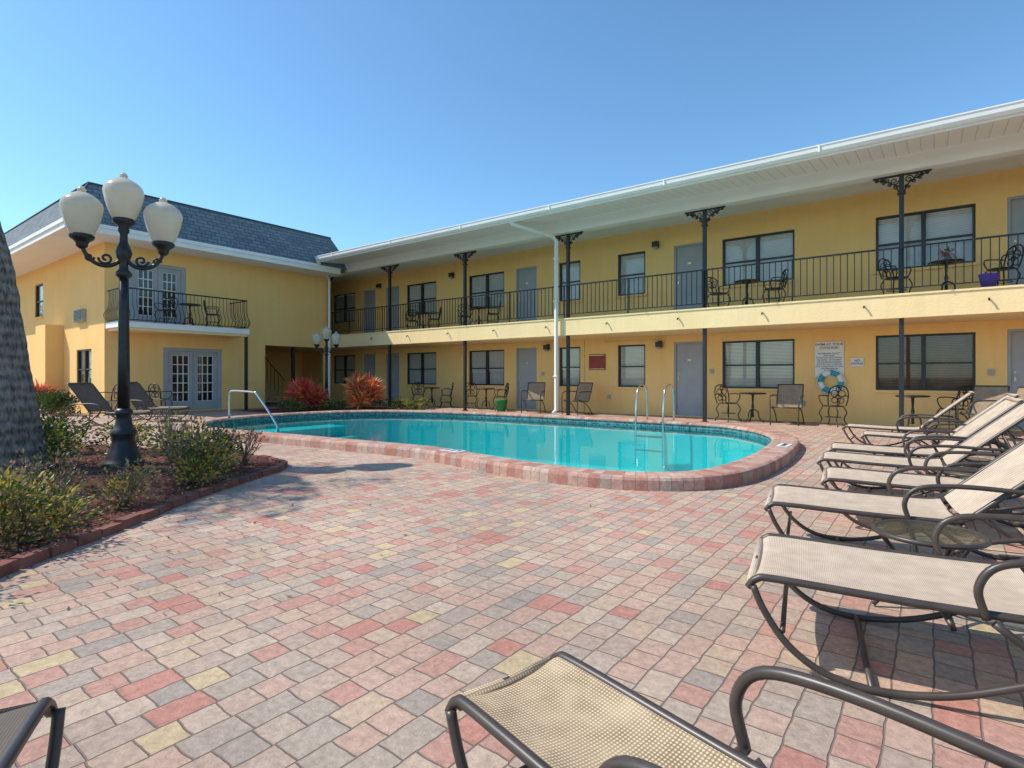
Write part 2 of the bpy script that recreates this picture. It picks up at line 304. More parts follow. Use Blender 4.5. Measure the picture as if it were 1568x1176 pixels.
# ------------------------------------------------------------ wall helpers
class Frame:
    """u along wall, d inward, z up"""
    def __init__(s,o,u,d): s.o=Vector(o);s.u=Vector(u);s.d=Vector(d)
    def P(s,u,d,z): return tuple(s.o+s.u*u+s.d*d+Vector((0,0,z)))
    def box(s,mb,u0,u1,d0,d1,z0,z1,mat):
        mb.hexa([s.P(u0,d0,z0),s.P(u1,d0,z0),s.P(u1,d1,z0),s.P(u0,d1,z0),s.P(u0,d0,z1),s.P(u1,d0,z1),s.P(u1,d1,z1),s.P(u0,d1,z1)],mat)
    def wall(s,mb,u0,u1,z0,z1,ops,mat,th=.2):
        us=sorted(set([u0,u1]+[a for o in ops for a in o[:2]])); zs=sorted(set([z0,z1]+[a for o in ops for a in o[2:4]]))
        for i in range(len(us)-1):
            for j in range(len(zs)-1):
                cu=(us[i]+us[i+1])/2;cz=(zs[j]+zs[j+1])/2
                if any(o[0]<cu<o[1] and o[2]<cz<o[3] for o in ops): continue
                mb.quad([s.P(us[i],0,zs[j]),s.P(us[i+1],0,zs[j]),s.P(us[i+1],0,zs[j+1]),s.P(us[i],0,zs[j+1])],mat)
        for a,b,c,d in [o[:4] for o in ops]:
            mb.quad([s.P(a,0,c),s.P(a,th,c),s.P(a,th,d),s.P(a,0,d)],mat)
            mb.quad([s.P(b,0,c),s.P(b,th,c),s.P(b,th,d),s.P(b,0,d)],mat)
            mb.quad([s.P(a,0,d),s.P(a,th,d),s.P(b,th,d),s.P(b,0,d)],mat)
            mb.quad([s.P(a,0,c),s.P(a,th,c),s.P(b,th,c),s.P(b,0,c)],mat)
    def window(s,mb,a,b,c,d,kind='double',blind='full',bm='blind'):
        f=.045
        s.box(mb,a+.003,a+f,.03,.10,c+.003,d-.003,'dark');s.box(mb,b-f,b-.003,.03,.10,c+.003,d-.003,'dark')
        s.box(mb,a+f,b-f,.03,.10,c+.003,c+f,'dark');s.box(mb,a+f,b-f,.03,.10,d-f,d-.003,'dark')
        cols=[(a+f,b-f)]
        if kind=='double':
            m=(a+b)/2; s.box(mb,m-.04,m+.04,.025,.10,c+f,d-f,'dark'); cols=[(a+f,m-.04),(m+.04,b-f)]
        mid=(c+d)/2-.02
        for (p,q) in cols:
            s.box(mb,p,q,.04,.095,mid-.02,mid+.02,'dark')
            mb.quad([s.P(p,.08,c+f),s.P(q,.08,c+f),s.P(q,.08,d-f),s.P(p,.08,d-f)],'glass')
            lo={'full':c+f,'top':mid+U(-.15,.05),'none':d-f-.02}[blind]
            z=d-f-.003
            while z>lo:
                mb.quad([s.P(p+.004,.104,z),s.P(q-.004,.104,z),s.P(q-.004,.122,z-.029),s.P(p+.004,.122,z-.029)],bm); z-=.036
            if blind=='top':
                k=8
                for i in range(k):
                    u0=p+(q-p)*i/k;u1=p+(q-p)*(i+1)/k;d0=.16+(.02 if i%2 else 0);d1=.16+(0 if i%2 else .02)
                    mb.quad([s.P(u0,d0,c),s.P(u1,d1,c),s.P(u1,d1,lo+.05),s.P(u0,d0,lo+.05)],'curtain')
        mb.quad([s.P(a,.30,c),s.P(b,.30,c),s.P(b,.30,d),s.P(a,.30,d)],'interior')
        for w in ((a,.2,a,.3),(b,.2,b,.3)):
            mb.quad([s.P(w[0],.2,c),s.P(w[0],.3,c),s.P(w[0],.3,d),s.P(w[0],.2,d)],'interior')
        s.box(mb,a-.06,b+.06,-.05,.028,c-.06,c-.002,'wall')
    def door(s,mb,a,b,c,d):
        f=.05
        s.box(mb,a+.003,a+f,.02,.14,c,d-.003,'greytrim');s.box(mb,b-f,b-.003,.02,.14,c,d-.003,'greytrim');s.box(mb,a+f,b-f,.02,.14,d-f,d-.003,'greytrim')
        s.box(mb,a+f+.004,b-f-.004,.06,.11,c+.01,d-f-.004,'door')
        s.box(mb,a+f,b-f,.0,.14,c-.001,c+.009,'acgrey')
        s.box(mb,a+f+.05,a+f+.09,.035,.059,c+.98,c+1.06,'brass');s.box(mb,a+f+.05,a+f+.09,.045,.059,c+1.14,c+1.18,'brass')
        s.box(mb,(a+b)/2-.05,(a+b)/2+.05,.05,.059,c+1.5,c+1.56,'brass')
        mb.quad([s.P(a,.2,c),s.P(b,.2,c),s.P(b,.2,d),s.P(a,.2,d)],'interior')
    def french(s,mb,a,b,c,d):
        f=.14
        s.box(mb,a+.003,a+f,.02,.12,c,d-.003,'greytrim');s.box(mb,b-f,b-.003,.02,.12,c,d-.003,'greytrim');s.box(mb,a+f,b-f,.02,.12,d-.10,d-.003,'greytrim')
        m=(a+b)/2
        for (p,q) in ((a+f+.004,m-.004),(m+.004,b-f-.004)):
            t=d-.104
            s.box(mb,p,p+.13,.05,.10,c+.01,t,'greytrim');s.box(mb,q-.13,q,.05,.10,c+.01,t,'greytrim')
            s.box(mb,p+.13,q-.13,.05,.10,c+.01,c+.28,'greytrim');s.box(mb,p+.13,q-.13,.05,.10,t-.13,t,'greytrim')
            gp,gq,gc,gt=p+.13,q-.13,c+.28,t-.13
            mb.quad([s.P(gp,.085,gc),s.P(gq,.085,gc),s.P(gq,.085,gt),s.P(gp,.085,gt)],'glass')
            for i in range(4):
                u=gp+(gq-gp)*i/3; s.box(mb,u-.012,u+.012,.06,.08,gc,gt,'white')
            for i in range(6):
                z=gc+(gt-gc)*i/5; s.box(mb,gp,gq,.062,.078,z-.012,z+.012,'white')
        s.box(mb,m-.09,m-.05,.03,.049,c+.95,c+1.05,'brass')
        mb.quad([s.P(a,.4,c),s.P(b,.4,c),s.P(b,.4,d),s.P(a,.4,d)],'interior')

# ------------------------------------------------------------ right building (motel wing)
motel=empty('motel_building',(-8,15.2,0))
def child(mb,name,par):
    o=mb.obj(name); o.parent=par; o.matrix_parent_inverse=Matrix.Translation(-Vector(par.location)); return o
W=15.2
F=Frame((0,W,0),(1,0,0),(0,1,0))
wins=[(-21.5,-19.95,'double'),(-16.7,-15.07,'double'),(-13.42,-11.81,'double'),(-9.58,-8.8,'single'),(-7.52,-6.65,'single'),(-4.48,-2.74,'double'),(-1.06,.70,'double'),(3.0,4.7,'double')]
doors=[(-19.42,-18.62),(-17.95,-17.15),(-11.3,-10.45),(-5.8,-4.96),(1.20,2.06)]
mb=MB();ops=[]
for a,b,k in wins: ops+= [(a,b,.80,2.04),(a,b,3.50,4.74)]
for a,b in doors: ops+= [(a,b,.03,2.07),(a,b,2.70,4.76)]
F.wall(mb,-24,9,0,5.34,ops,'wall')
mb.quad([(9,W,0),(9,23,0),(9,23,5.34),(9,W,5.34)],'wall')
mb.quad([(-24,23,0),(9,23,0),(9,23,5.34),(-24,23,5.34)],'wall')
child(mb,'walls',motel)
mb=MB()
for i,(a,b,k) in enumerate(wins):
    F.window(mb,a,b,.80,2.04,k,['full','full','top','top','full','full','full','full'][i],'blind_dark' if i==6 else 'blind')
    F.window(mb,a,b,3.50,4.74,k,['full','top','top','full','top','full','top','top'][i])
child(mb,'windows',motel)
mb=MB()
for a,b in doors: F.door(mb,a,b,.03,2.07);F.door(mb,a,b,2.70,4.76)
child(mb,'doors',motel)
mb=MB()
mb.box(-24,9,13.38,W-.002,2.26,2.70,'wall_light')
mb.box(-24,9,13.36,13.44,2.702,2.74,'wall_light')
x=-18.5
while x<8:
    mb.tube([(x,13.37,2.53),(x,13.32,2.53),(x,13.29,2.49)],.016,'dark',6); x+=1.93
child(mb,'balcony_slab',motel)
mb=MB()
mb.quad([(-18.0,12.1,5.31),(9.5,12.1,5.31),(9.5,13.3,5.42),(-18.0,13.3,5.42)],'soffit')
child(mb,'eave_soffit',motel)
mb=MB()
mb.box(-24,9.5,13.30,13.60,5.12,5.46,'white')
mb.quad([(-24,13.6,5.33),(9.5,13.6,5.33),(9.5,W,5.33),(-24,W,5.33)],'white')
mb.box(-18.0,9.5,12.06,12.10,5.29,5.47,'white')
gp=[(12.06,5.33),(12.0,5.33),(11.955,5.38),(11.945,5.45),(11.93,5.47),(11.93,5.49),(11.95,5.49),(12.058,5.45)]
vs=[];n=len(gp)
for xx in (-18.0,9.5):
    for (y,z) in gp: vs.append((xx,y,z))
fs=[(i,(i+1)%n,n+(i+1)%n,n+i) for i in range(n)]+[tuple(range(n)),tuple(range(2*n-1,n-1,-1))]
mb.add(vs,fs,'white')
x=-17
while x<9:
    mb.box(x,x+.03,11.922,11.93,5.35,5.49,'white'); x+=3.05
child(mb,'gutter_and_beam',motel)
mb=MB()
mb.add([(-18.0,12.07,5.475),(9.5,12.07,5.475),(9.5,18.8,6.25),(-24,18.8,6.25),(-24,13.15,5.60),(-18.0,13.15,5.60)],[(0,1,2,3,4,5)],'asphaltroof')
mb.quad([(-24,18.8,6.25),(9.5,18.8,6.25),(9.5,24,5.4),(-24,24,5.4)],'asphaltroof')
mb.quad([(9.5,12.07,5.475),(9.5,18.8,6.25),(9.5,24,5.3),(9.5,15,5.3)],'white')
child(mb,'roof',motel)
colx=[-19.5,-15.73,-12.09,-8.21,-4.39,-.51,3.35,7.2]
def spiral(cx,cz,r,turns,a0,sgn,y):
    out=[];n=int(turns*12)
    for i in range(n+1):
        t=i/n; a=a0+sgn*turns*2*math.pi*t; rr=r*(1-.8*t)
        out.append((cx+rr*math.cos(a),y,cz+rr*math.sin(a)))
    return out
mb=MB()
for cx in colx:
    Y=13.50
    mb.box(cx-.04,cx+.04,Y-.04,Y+.04,.02,2.258,'iron'); mb.box(cx-.07,cx+.07,Y-.07,Y+.07,.005,.03,'iron')
    mb.box(cx-.04,cx+.04,Y-.04,Y+.04,2.742,5.118,'iron')
    mb.box(cx-.48,cx+.48,Y-.02,Y+.02,5.085,5.117,'iron')
    mb.box(cx-.07,cx+.07,Y-.06,Y+.06,4.72,4.75,'iron')
    for sg in (-1,1):
        mb.tube(smooth([(cx+sg*.04,Y,4.76),(cx+sg*.10,Y,4.90),(cx+sg*.22,Y,5.0),(cx+sg*.44,Y,5.07)],5),.014,'iron',5)
        for (ox,oz,r,a0,d) in ((.12,5.0,.075,0,1),(.24,5.03,.05,2,-1),(.33,5.05,.04,1,1),(.41,5.065,.035,3,-1),(.09,4.87,.05,0,-1),(.20,4.95,.04,1,1),(.30,4.99,.03,2,1)):
            mb.tube(spiral(cx+sg*ox,oz,r,1.4,a0,d*sg,Y),.012,'iron',5)
child(mb,'iron_columns',motel)
mb=MB()
Y=13.41
mb.box(-23.9,9,Y-.02,Y+.02,3.635,3.665,'iron');mb.box(-23.9,9,Y-.012,Y+.012,2.84,2.86,'iron')
x=-23.8
while x<9:
    mb.box(x-.008,x+.008,Y-.008,Y+.008,2.86,3.635,'iron'); x+=.125
x=-23.8
while x<9:
    mb.box(x-.013,x+.013,Y-.013,Y+.013,2.742,3.634,'iron'); x+=1.94
child(mb,'balcony_railing',motel)
mb=MB()
mb.tube([(-9.15,12.02,5.36),(-9.1,12.1,5.22),(-8.52,13.22,5.02),(-8.46,13.27,4.9),(-8.46,13.27,.18),(-8.46,13.12,.08)],.055,'white',4)
mb.tube([(-18.0,12.02,5.36),(-18.0,12.1,5.25),(-18.9,13.15,4.95),(-18.98,13.22,4.8),(-18.98,13.22,2.6),(-18.98,13.22,.1)],.055,'white',4)
for z in (1.1,3.2,4.4): mb.box(-8.53,-8.39,13.20,13.34,z,z+.03,'white')
child(mb,'downspouts',motel)
mb=MB()
for (lx,lz) in ((-6.3,4.86),(-14.2,4.86),(-10.0,2.06),(-6.2,2.02),(-18.3,4.86),(2.5,4.86)):
    mb.box(lx-.06,lx+.06,W-.03,W-.002,lz-.1,lz+.1,'dark');mb.box(lx-.08,lx+.08,W-.17,W-.03,lz-.08,lz+.07,'dark');mb.box(lx-.06,lx+.06,W-.15,W-.05,lz-.13,lz-.081,'acgrey')
child(mb,'wall_lanterns',motel)
mb=MB()
for (ux,uz) in ((-7.8,.5),(-2.55,.45),(-14.3,.5),(.95,1.2),(-4.75,1.25),(-10.2,1.2)):
    mb.box(ux-.05,ux+.05,W-.03,W-.002,uz-.06,uz+.06,'acgrey')
mb.tube([(-8.65,W-.02,.02),(-8.65,W-.02,2.24)],.012,'wall_light',6);mb.tube([(-7.95,W-.02,2.15),(-6.2,W-.02,2.15)],.010,'wall_light',6)
child(mb,'outlet_boxes',motel)

# ------------------------------------------------------------ left building
lb=empty('mansard_building',(-24,10,0))
XF=-19.2;YS=5.82
G=Frame((XF,0,0),(0,1,0),(-1,0,0))
S=Frame((0,YS,0),(1,0,0),(0,1,0))
mb=MB()
gops=[(7.37,9.17,.03,2.02),(6.43,8.04,2.70,4.60),(10.7,13.22,0.0,2.24)]
G.wall(mb,YS,13.3,0,5.1,gops,'wall')
sops=[(-21.65,-20.3,.75,1.95),(-26.3,-25.3,3.25,4.45)]
S.wall(mb,-29.6,XF,0,5.1,sops,'wall')
mb.quad([(-29.6,YS,0),(-29.6,13.3,0),(-29.6,13.3,5.1),(-29.6,YS,5.1)],'wall')
mb.quad([(XF,13.3,2.24),(-24,13.3,2.24),(-24,13.3,5.1),(XF,13.3,5.1)],'wall')
mb.quad([(-24,10.7,0),(-24,15.2,0),(-24,15.2,5.3),(-24,10.7,5.3)],'wall')
mb.quad([(XF-.2,10.7,0),(-24,10.7,0),(-24,10.7,2.24),(XF-.2,10.7,2.24)],'wall')
mb.quad([(XF-.2,10.7,2.24),(-24,10.7,2.24),(-24,13.3,2.24),(XF-.2,13.3,2.24)],'wall')
mb.box(-24.1,-23.0,5.35,YS-.003,0,2.8,'wall')
child(mb,'walls',lb)
mb=MB()
G.french(mb,7.37,9.17,.03,2.02);G.french(mb,6.43,8.04,2.70,4.60)
child(mb,'french_doors',lb)
mb=MB()
S.window(mb,*sops[0],kind='double',blind='top');S.window(mb,*sops[1],kind='single',blind='full')
child(mb,'windows',lb)
mb=MB()
mb.box(-21.5,-20.75,YS-.12,YS-.002,2.8,3.18,'acgrey')
for i in range(8): mb.box(-21.46,-20.79,YS-.135,YS-.121,2.83+i*.042,2.85+i*.042,'dark')
child(mb,'air_conditioner',lb)
mb=MB()
for i in range(12):
    mb.box(-20.2-i*.27-.3,-20.2-i*.27,11.0,12.0,.18*(i+1)-.05,.18*(i+1),'concrete')
mb.tube([(-20.1,12.0,.95),(-23.4,12.0,3.1)],.02,'iron',6)
for i in range(12): mb.tube([(-20.3-i*.27,12.0,.18*(i+1)),(-20.3-i*.27,12.0,.18*(i+1)+.85)],.01,'iron',4)
mb.box(-19.5,-19.4,11.9,12.0,0,2.23,'iron')
child(mb,'stairs',lb)
mb=MB()
xo,yo=-17.97,4.59; xi,yi=-18.66,5.28; x2o,x2i=-30.8,-30.1
ye,yei=13.6,13.05
z0,z1=5.19,6.46
def shq(p):
    a,b,c,d=[Vector(q) for q in p]; w=(b-a).length;h=(d-a).length
    e=(b-a).normalized()
    mb.quad(p,'shingle',[(0,0),(w,0),((c-a).dot(e),h),((d-a).dot(e),h)])
shq([(xo,yo,z0),(xo,ye,z0),(xi,yei,z1),(xi,yi,z1)])
shq([(x2o,yo,z0),(xo,yo,z0),(xi,yi,z1),(x2i,yi,z1)])
shq([(xo,ye,z0),(x2o,ye,z0),(x2i,yei,z1),(xi,yei,z1)])
shq([(x2o,ye,z0),(x2o,yo,z0),(x2i,yi,z1),(x2i,yei,z1)])
mb.quad([(xi,yi,z1),(xi,yei,z1),(x2i,yei,z1),(x2i,yi,z1)],'asphaltroof')
mb.tube([(x2i,yi,z1+.01),(xi,yi,z1+.01),(xi,yei,z1+.01)],.035,'shingle',6)
mb.tube([(xo,yo,z0),(xi,yi,z1)],.03,'shingle',6)
child(mb,'mansard_roof',lb)
mb=MB()
mb.box(xo-.03,xo+.02,yo-.02,13.0,4.98,5.2,'white');mb.box(x2o,xo-.03,yo-.02,yo+.03,4.98,5.2,'white')
mb.box(xo+.02,xo+.06,yo-.06,12.0,5.12,5.22,'white');mb.box(x2o,xo+.02,yo-.06,yo-.02,5.12,5.22,'white')
mb.quad([(XF,yo,5.02),(xo-.03,yo,5.02),(xo-.03,13.3,5.02),(XF,13.3,5.02)],'white')
mb.quad([(x2o,yo+.03,5.02),(XF,yo+.03,5.02),(XF,YS,5.02),(x2o,YS,5.02)],'white')
mb.quad([(x2o,YS,5.02),(-29.6,YS,5.02),(-29.6,13,5.02),(x2o,13,5.02)],'white')
child(mb,'fascia',lb)
mb=MB()
mb.box(-29.6,-28.7,4.9,5.5,5.3,6.25,'acgrey');mb.box(-29.7,-28.6,4.85,5.55,6.25,6.32,'white')
child(mb,'roof_vent',lb)
mb=MB()
bx0,bx1,by0,by1=XF,-18.0,5.84,9.50
mb.box(bx0+.002,bx1,by0,by1,2.50,2.66,'white');mb.box(bx0+.002,bx1-.06,by0+.06,by1-.06,2.42,2.498,'wall_light')
child(mb,'balcony_slab',lb)
mb=MB()
def bal(px,py,nx,ny):
    pr=[(0,3.58,0),(0,3.3,0),(.03,3.1,0),(.13,2.92,0),(.12,2.80,0),(.03,2.70,0)]
    mb.tube([(px+nx*v[0],py+ny*v[0],v[1]) for v in smooth(pr,3)],.008,'iron',4)
y=by0+.08
while y<by1-.05: bal(bx1-.06,y,1,0); y+=.11
for k in range(9):
    xx=bx0+.12+k*.12; bal(xx,by1-.06,0,1); bal(xx,by0+.06,0,-1)
mb.tube([(bx0+.01,by0+.06,3.6),(bx1-.06,by0+.06,3.6),(bx1-.06,by1-.06,3.6),(bx0+.01,by1-.06,3.6)],.02,'iron',6)
mb.tube([(bx0+.01,by0+.06,2.72),(bx1-.06,by0+.06,2.72),(bx1-.06,by1-.06,2.72),(bx0+.01,by1-.06,2.72)],.012,'iron',6)
mb.box(bx1-.12,bx1-.04,by1-.12,by1-.04,0,2.418,'iron');mb.box(bx1-.12,bx1-.04,by0+.04,by0+.12,0,2.418,'iron')
child(mb,'balcony_railing',lb)

# ------------------------------------------------------------ pool
octl=[(-11.2,4.78),(-12.7,5.3),(-13.7,6.5),(-14.0,8),(-13.8,9.6),(-13,10.8),(-11.5,11.6),(-9.5,12.0),(-4.2,12.1),(-2.7,11.5),(-1.8,10.1),(-1.5,8.2),(-1.5,6.3),(-1.85,5.35),(-2.7,4.9),(-3.9,4.92),(-5.45,5.2),(-6.0,5.2),(-8.5,5.0)]
outl=[Vector((p.x,p.y)) for p in smooth([(a,b,0) for a,b in octl],7,True)]
n=len(outl)
def off(o):
    res=[]
    for i in range(n):
        t=(outl[(i+1)%n]-outl[(i-1)%n]).normalized(); nn=Vector((-t.y,t.x))
        res.append(outl[i]+nn*o)
    return res
area=sum(outl[i].x*outl[(i+1)%n].y-outl[(i+1)%n].x*outl[i].y for i in range(n))
SG=1 if area>0 else -1
arc=[0]
for i in range(n): arc.append(arc[-1]+(outl[(i+1)%n]-outl[i]).length)
def sweep(mb,prof,mat,smoothf=False):
    rings=[off(SG*o) for o,z in prof]; pv=[0]
    for k in range(len(prof)-1): pv.append(pv[-1]+math.hypot(prof[k+1][0]-prof[k][0],prof[k+1][1]-prof[k][1]))
    vs=[(p.x,p.y,prof[k][1]) for k,rg in enumerate(rings) for p in rg]
    fs=[];uv=[]
    for k in range(len(prof)-1):
        for i in range(n):
            j=(i+1)%n; fs.append((k*n+i,k*n+j,(k+1)*n+j,(k+1)*n+i))
            uv.append([(arc[i],pv[k]),(arc[i+1],pv[k]),(arc[i+1],pv[k+1]),(arc[i],pv[k+1])])
    mb.add(vs,fs,mat,smoothf,uv)
pool=empty('swimming_pool',(-8,8.5,0))
mb=MB()
sweep(mb,[(0,-.02),(0,.10),(.012,.125),(.035,.135),(.32,.135),(.36,.128),(.385,.105),(.385,.08),(.36,.07)],'coping')
child(mb,'coping',pool)
mb=MB(); sweep(mb,[(.36,.072),(.36,-.12)],'tile'); child(mb,'tile_band',pool)
mb=MB(); sweep(mb,[(.36,-.12),(.362,-1.0),(.7,-1.15)],'plaster')
ring=off(SG*.7)
mb.add([(p.x,p.y,-1.15) for p in ring]+[(-7.5,8.5,-1.15)],[(i,(i+1)%n,n) if SG>0 else ((i+1)%n,i,n) for i in range(n)],'plaster')
mb.box(-13.2,-12.4,7.0,9.2,-1.1,-.2,'plaster');mb.box(-12.4,-12.0,7.0,9.2,-1.1,-.45,'plaster')
child(mb,'basin',pool)
mb=MB(); ring=off(SG*.358)
mb.add([(p.x,p.y,-.005) for p in ring]+[(-7.5,8.5,-.005)],[(i,(i+1)%n,n) if SG>0 else ((i+1)%n,i,n) for i in range(n)],'water')
child(mb,'water',pool)
mb=MB()
for (mx,my,rz) in ((-10.9,11.55,0),(-7.6,11.85,0),(-1.68,8.6,90),(-5.0,5.35,0)):
    w,h=(.34,.15) if rz==0 else (.15,.34)
    mb.box(mx-w/2,mx+w/2,my-h/2,my+h/2,.136,.142,'signwhite')
    for k in (-1,0,1):
        ox,oy=(k*.1,0) if rz==0 else (0,k*.1)
        mb.box(mx+ox-.028,mx+ox+.028,my+oy-.04,my+oy+.04,.1425,.1445,'inkblue')
child(mb,'depth_markers',pool)
mb=MB()
for xx in (-5.2,-4.58):
    mb.tube(smooth([(xx,12.0,.13),(xx,11.98,.6),(xx,11.9,.85),(xx,11.72,.93),(xx,11.5,.82),(xx,11.4,.5),(xx,11.38,0),(xx,11.38,-.8)],5),.021,'steel',8)
for z in (-.2,-.5): mb.box(-5.2,-4.58,11.34,11.42,z,z+.03,'steel')
child(mb,'pool_ladder',pool)
mb=MB()
yy=6.5
mb.tube(smooth([(-13.15,yy-.05,.13),(-13.15,yy-.05,.62),(-13.1,yy-.05,.74),(-12.95,yy-.04,.78),(-12.2,yy,.76),(-12.0,yy,.70),(-11.5,yy+.08,.2),(-11.3,yy+.1,-.1),(-11.25,yy+.1,-.8)],5),.024,'steel',8)
child(mb,'handrail',pool)

# ------------------------------------------------------------ ground
cen=Vector((-7.5,8.5))
def ringmesh(name,inner,outerfn,z,mat):
    vs=[(p.x,p.y,z) for p in inner]+[(*outerfn((p-cen)),z) for p in inner]
    fs=[(i,n+i,n+(i+1)%n,(i+1)%n) for i in range(n)]
    mb=MB(); mb.add(vs,fs,mat); return mb.obj(name)
def rect(x0,x1,y0,y1):
    def f(d):
        s=1e9
        if d.x>1e-9: s=min(s,(x1-cen.x)/d.x)
        if d.x<-1e-9: s=min(s,(x0-cen.x)/d.x)
        if d.y>1e-9: s=min(s,(y1-cen.y)/d.y)
        if d.y<-1e-9: s=min(s,(y0-cen.y)/d.y)
        return (cen.x+d.x*s,cen.y+d.y*s)
    return f
ins=off(SG*.1)
ringmesh('ground',ins,lambda d:(cen.x+d.normalized().x*600,cen.y+d.normalized().y*600),-.012,'grass')
ringmesh('patio_paving',ins,rect(-34,14,-14,24),0.0,'paver')

# flower bed
bedp=[(-3.6,.1),(-4.14,.77),(-4.78,1.62),(-5.3,2.25),(-5.75,2.95),(-6.15,3.6),(-6.6,3.85),(-7.7,3.82),(-9.3,3.3),(-10.9,2.7),(-12.5,1.0),(-11.5,-1.8),(-8,-3),(-4.6,-2.2),(-3.6,-1)]
bed=[(p.x,p.y) for p in smooth([(a,b,0) for a,b in bedp],5,True)]
mb=MB();mb.quad([(a,b,.03) for a,b in bed],'mulch')
for _ in range(6500):
    x=U(-9.5,-3.8);y=U(-1,3.7)
    ins_=False;j=len(bed)-1
    for i in range(len(bed)):
        if ((bed[i][1]>y)!=(bed[j][1]>y)) and x<(bed[j][0]-bed[i][0])*(y-bed[i][1])/(bed[j][1]-bed[i][1]+1e-12)+bed[i][0]: ins_=not ins_
        j=i
    if not ins_: continue
    a=U(0,6.28);l=U(.012,.035);w=l*U(.3,.6);c,s_=math.cos(a),math.sin(a);t=U(-.012,.015)
    z=.04+U(0,.014)
    mb.quad([(x+c*l,y+s_*l,z+t),(x-s_*w,y+c*w,z),(x-c*l,y-s_*l,z-.004),(x+s_*w,y-c*w,z+.006)],random.choice(['edging','leafb','stem','edging','mulch','mulch']))
mb.obj('mulch_bed')
mb=MB()
bl=[Vector(p) for p in bed]
step=.21;pos=[];acc=0
for i in range(len(bl)):
    a=bl[i];b=bl[(i+1)%len(bl)];L_=(b-a).length;t=acc
    while t<L_: pos.append((a+(b-a)*(t/L_),math.atan2((b-a).y,(b-a).x)));t+=step
    acc=t-L_
for p,a in pos:
    a+=U(-.04,.04)
    c,s_=math.cos(a),math.sin(a);h=.06+U(-.01,.01);l=.1;w=.045
    pts=[(p.x+c*dx*l-s_*dy*w,p.y+s_*dx*l+c*dy*w) for dx,dy in ((-1,-1),(1,-1),(1,1),(-1,1))]
    k=.9
    top=[(p.x+(q[0]-p.x)*k,p.y+(q[1]-p.y)*k) for q in pts]
    mb.hexa([(q[0],q[1],.002) for q in pts]+[(q[0],q[1],h) for q in top],'edging')
mb.obj('brick_edging')
mb=MB()
for _ in range(110):
    x=U(-7,1.5);y=U(.8,5)
    if R()<.7: x,y=-4.6+random.gauss(0,.8),1.9+random.gauss(0,.8)
    a=U(0,6.28);l=U(.010,.024);w=l*U(.25,.5);c,s_=math.cos(a),math.sin(a)
    mb.quad([(x+c*l,y+s_*l,.012),(x-s_*w,y+c*w,.004),(x-c*l,y-s_*l,.009),(x+s_*w,y-c*w,.004)],random.choice(['leafb','stem','leafb']))
mb.obj('fallen_leaves')

# ------------------------------------------------------------ plants
def leaf(mb,p,dirv,l,w,mat):
    dirv=dirv.normalized(); s=dirv.cross(Vector((U(-1,1),U(-1,1),U(-1,1))))
    if s.length<1e-4: s=Vector((1,0,0))
    s.normalize(); nrm=dirv.cross(s)
    m=p+dirv*l*.5+nrm*l*.06
    mb.add([p,m+s*w,p+dirv*l-nrm*l*.08,m-s*w],[(0,1,2,3)],mat)
def shrub(name,loc,rx,ry,rz,nl,mats,ls=.05,clumps=14,lw=.28,parent=None):
    mb=MB()
    for c in range(clumps):
        a=U(0,6.28);e=U(.0,1.45);q=U(.55,1.0)
        cc=Vector((rx*q*math.cos(a)*math.cos(e*.8),ry*q*math.sin(a)*math.cos(e*.8),rz*(.25+.75*q*math.sin(e))))
        mid=cc*.5+Vector((U(-.04,.04),U(-.04,.04),0))
        mb.tube([(U(-.05,.05)*rx,U(-.05,.05),0),mid,cc],[.008,.006,.003],'stem',4)
        for b in range(3):
            tip=cc+Vector((U(-1,1)*rx,U(-1,1)*ry,U(0,1)*rz))*.22
            mb.tube([mid+(cc-mid)*U(0,.8),tip],[.004,.002],'stem',3)
        cm=random.choice(mats);cr=min(rx,ry,rz)*U(.28,.5)
        for k in range(nl//clumps):
            v=Vector((random.gauss(0,1),random.gauss(0,1),random.gauss(0,.8)))*cr*.55
            p=cc+v
            if p.z<.02: p.z=U(.02,.1)
            d_=(v.normalized()+Vector((p.x,p.y,p.z*.6))*.8+Vector((0,0,.35)))
            leaf(mb,p,d_,ls*U(.6,1.3),ls*lw*U(.7,1.2),cm if R()<.6 else random.choice(mats))
    return mb.obj(name,loc=loc,parent=parent)
def spiky(name,loc,r,h,nl,mats,ll=.35):
    mb=MB()
    for c in range(9):
        a=U(0,6.28);q=U(0,.55)*r
        base=Vector((q*math.cos(a),q*math.sin(a),U(.15,.6)*h))
        mb.tube([(base.x*.3,base.y*.3,0),base],.012,'stem',4)
        for k in range(nl//9):
            a2=U(0,6.28);e=U(-.3,1.4)
            d_=Vector((math.cos(a2)*math.cos(e),math.sin(a2)*math.cos(e),math.sin(e)))
            leaf(mb,base+d_*.03+Vector((0,0,U(0,.2)*h)),d_,ll*U(.6,1.15),ll*.06,random.choice(mats))
    return mb.obj(name,loc=loc)
Y1=['leafg','leafy','leafy','leafg','leafb']
shrub('croton_shrub',(-5.95,2.5,.02),.42,.40,.52,1900,Y1,.048,24)
shrub('croton_shrub',(-6.55,3.05,.02),.34,.32,.42,1000,['leafg','leafd','leafb','leafy'],.048,18)
shrub('croton_shrub',(-4.72,.95,.02),.32,.30,.42,1700,Y1,.04,24)
shrub('croton_shrub',(-4.2,.38,.02),.30,.30,.38,1500,['leafg','leafy','leafb'],.04,22)
shrub('croton_shrub',(-5.3,1.75,.02),.26,.26,.36,420,['leafb','leafg','leafy'],.04,20)
shrub('croton_shrub',(-5.15,1.15,.02),.26,.26,.26,600,['leafg','leafb','leafy'],.04,16)
shrub('croton_shrub',(-8.6,2.0,.02),.42,.40,.50,1400,['leafg','leafy','leafg','leafd'],.055,20)
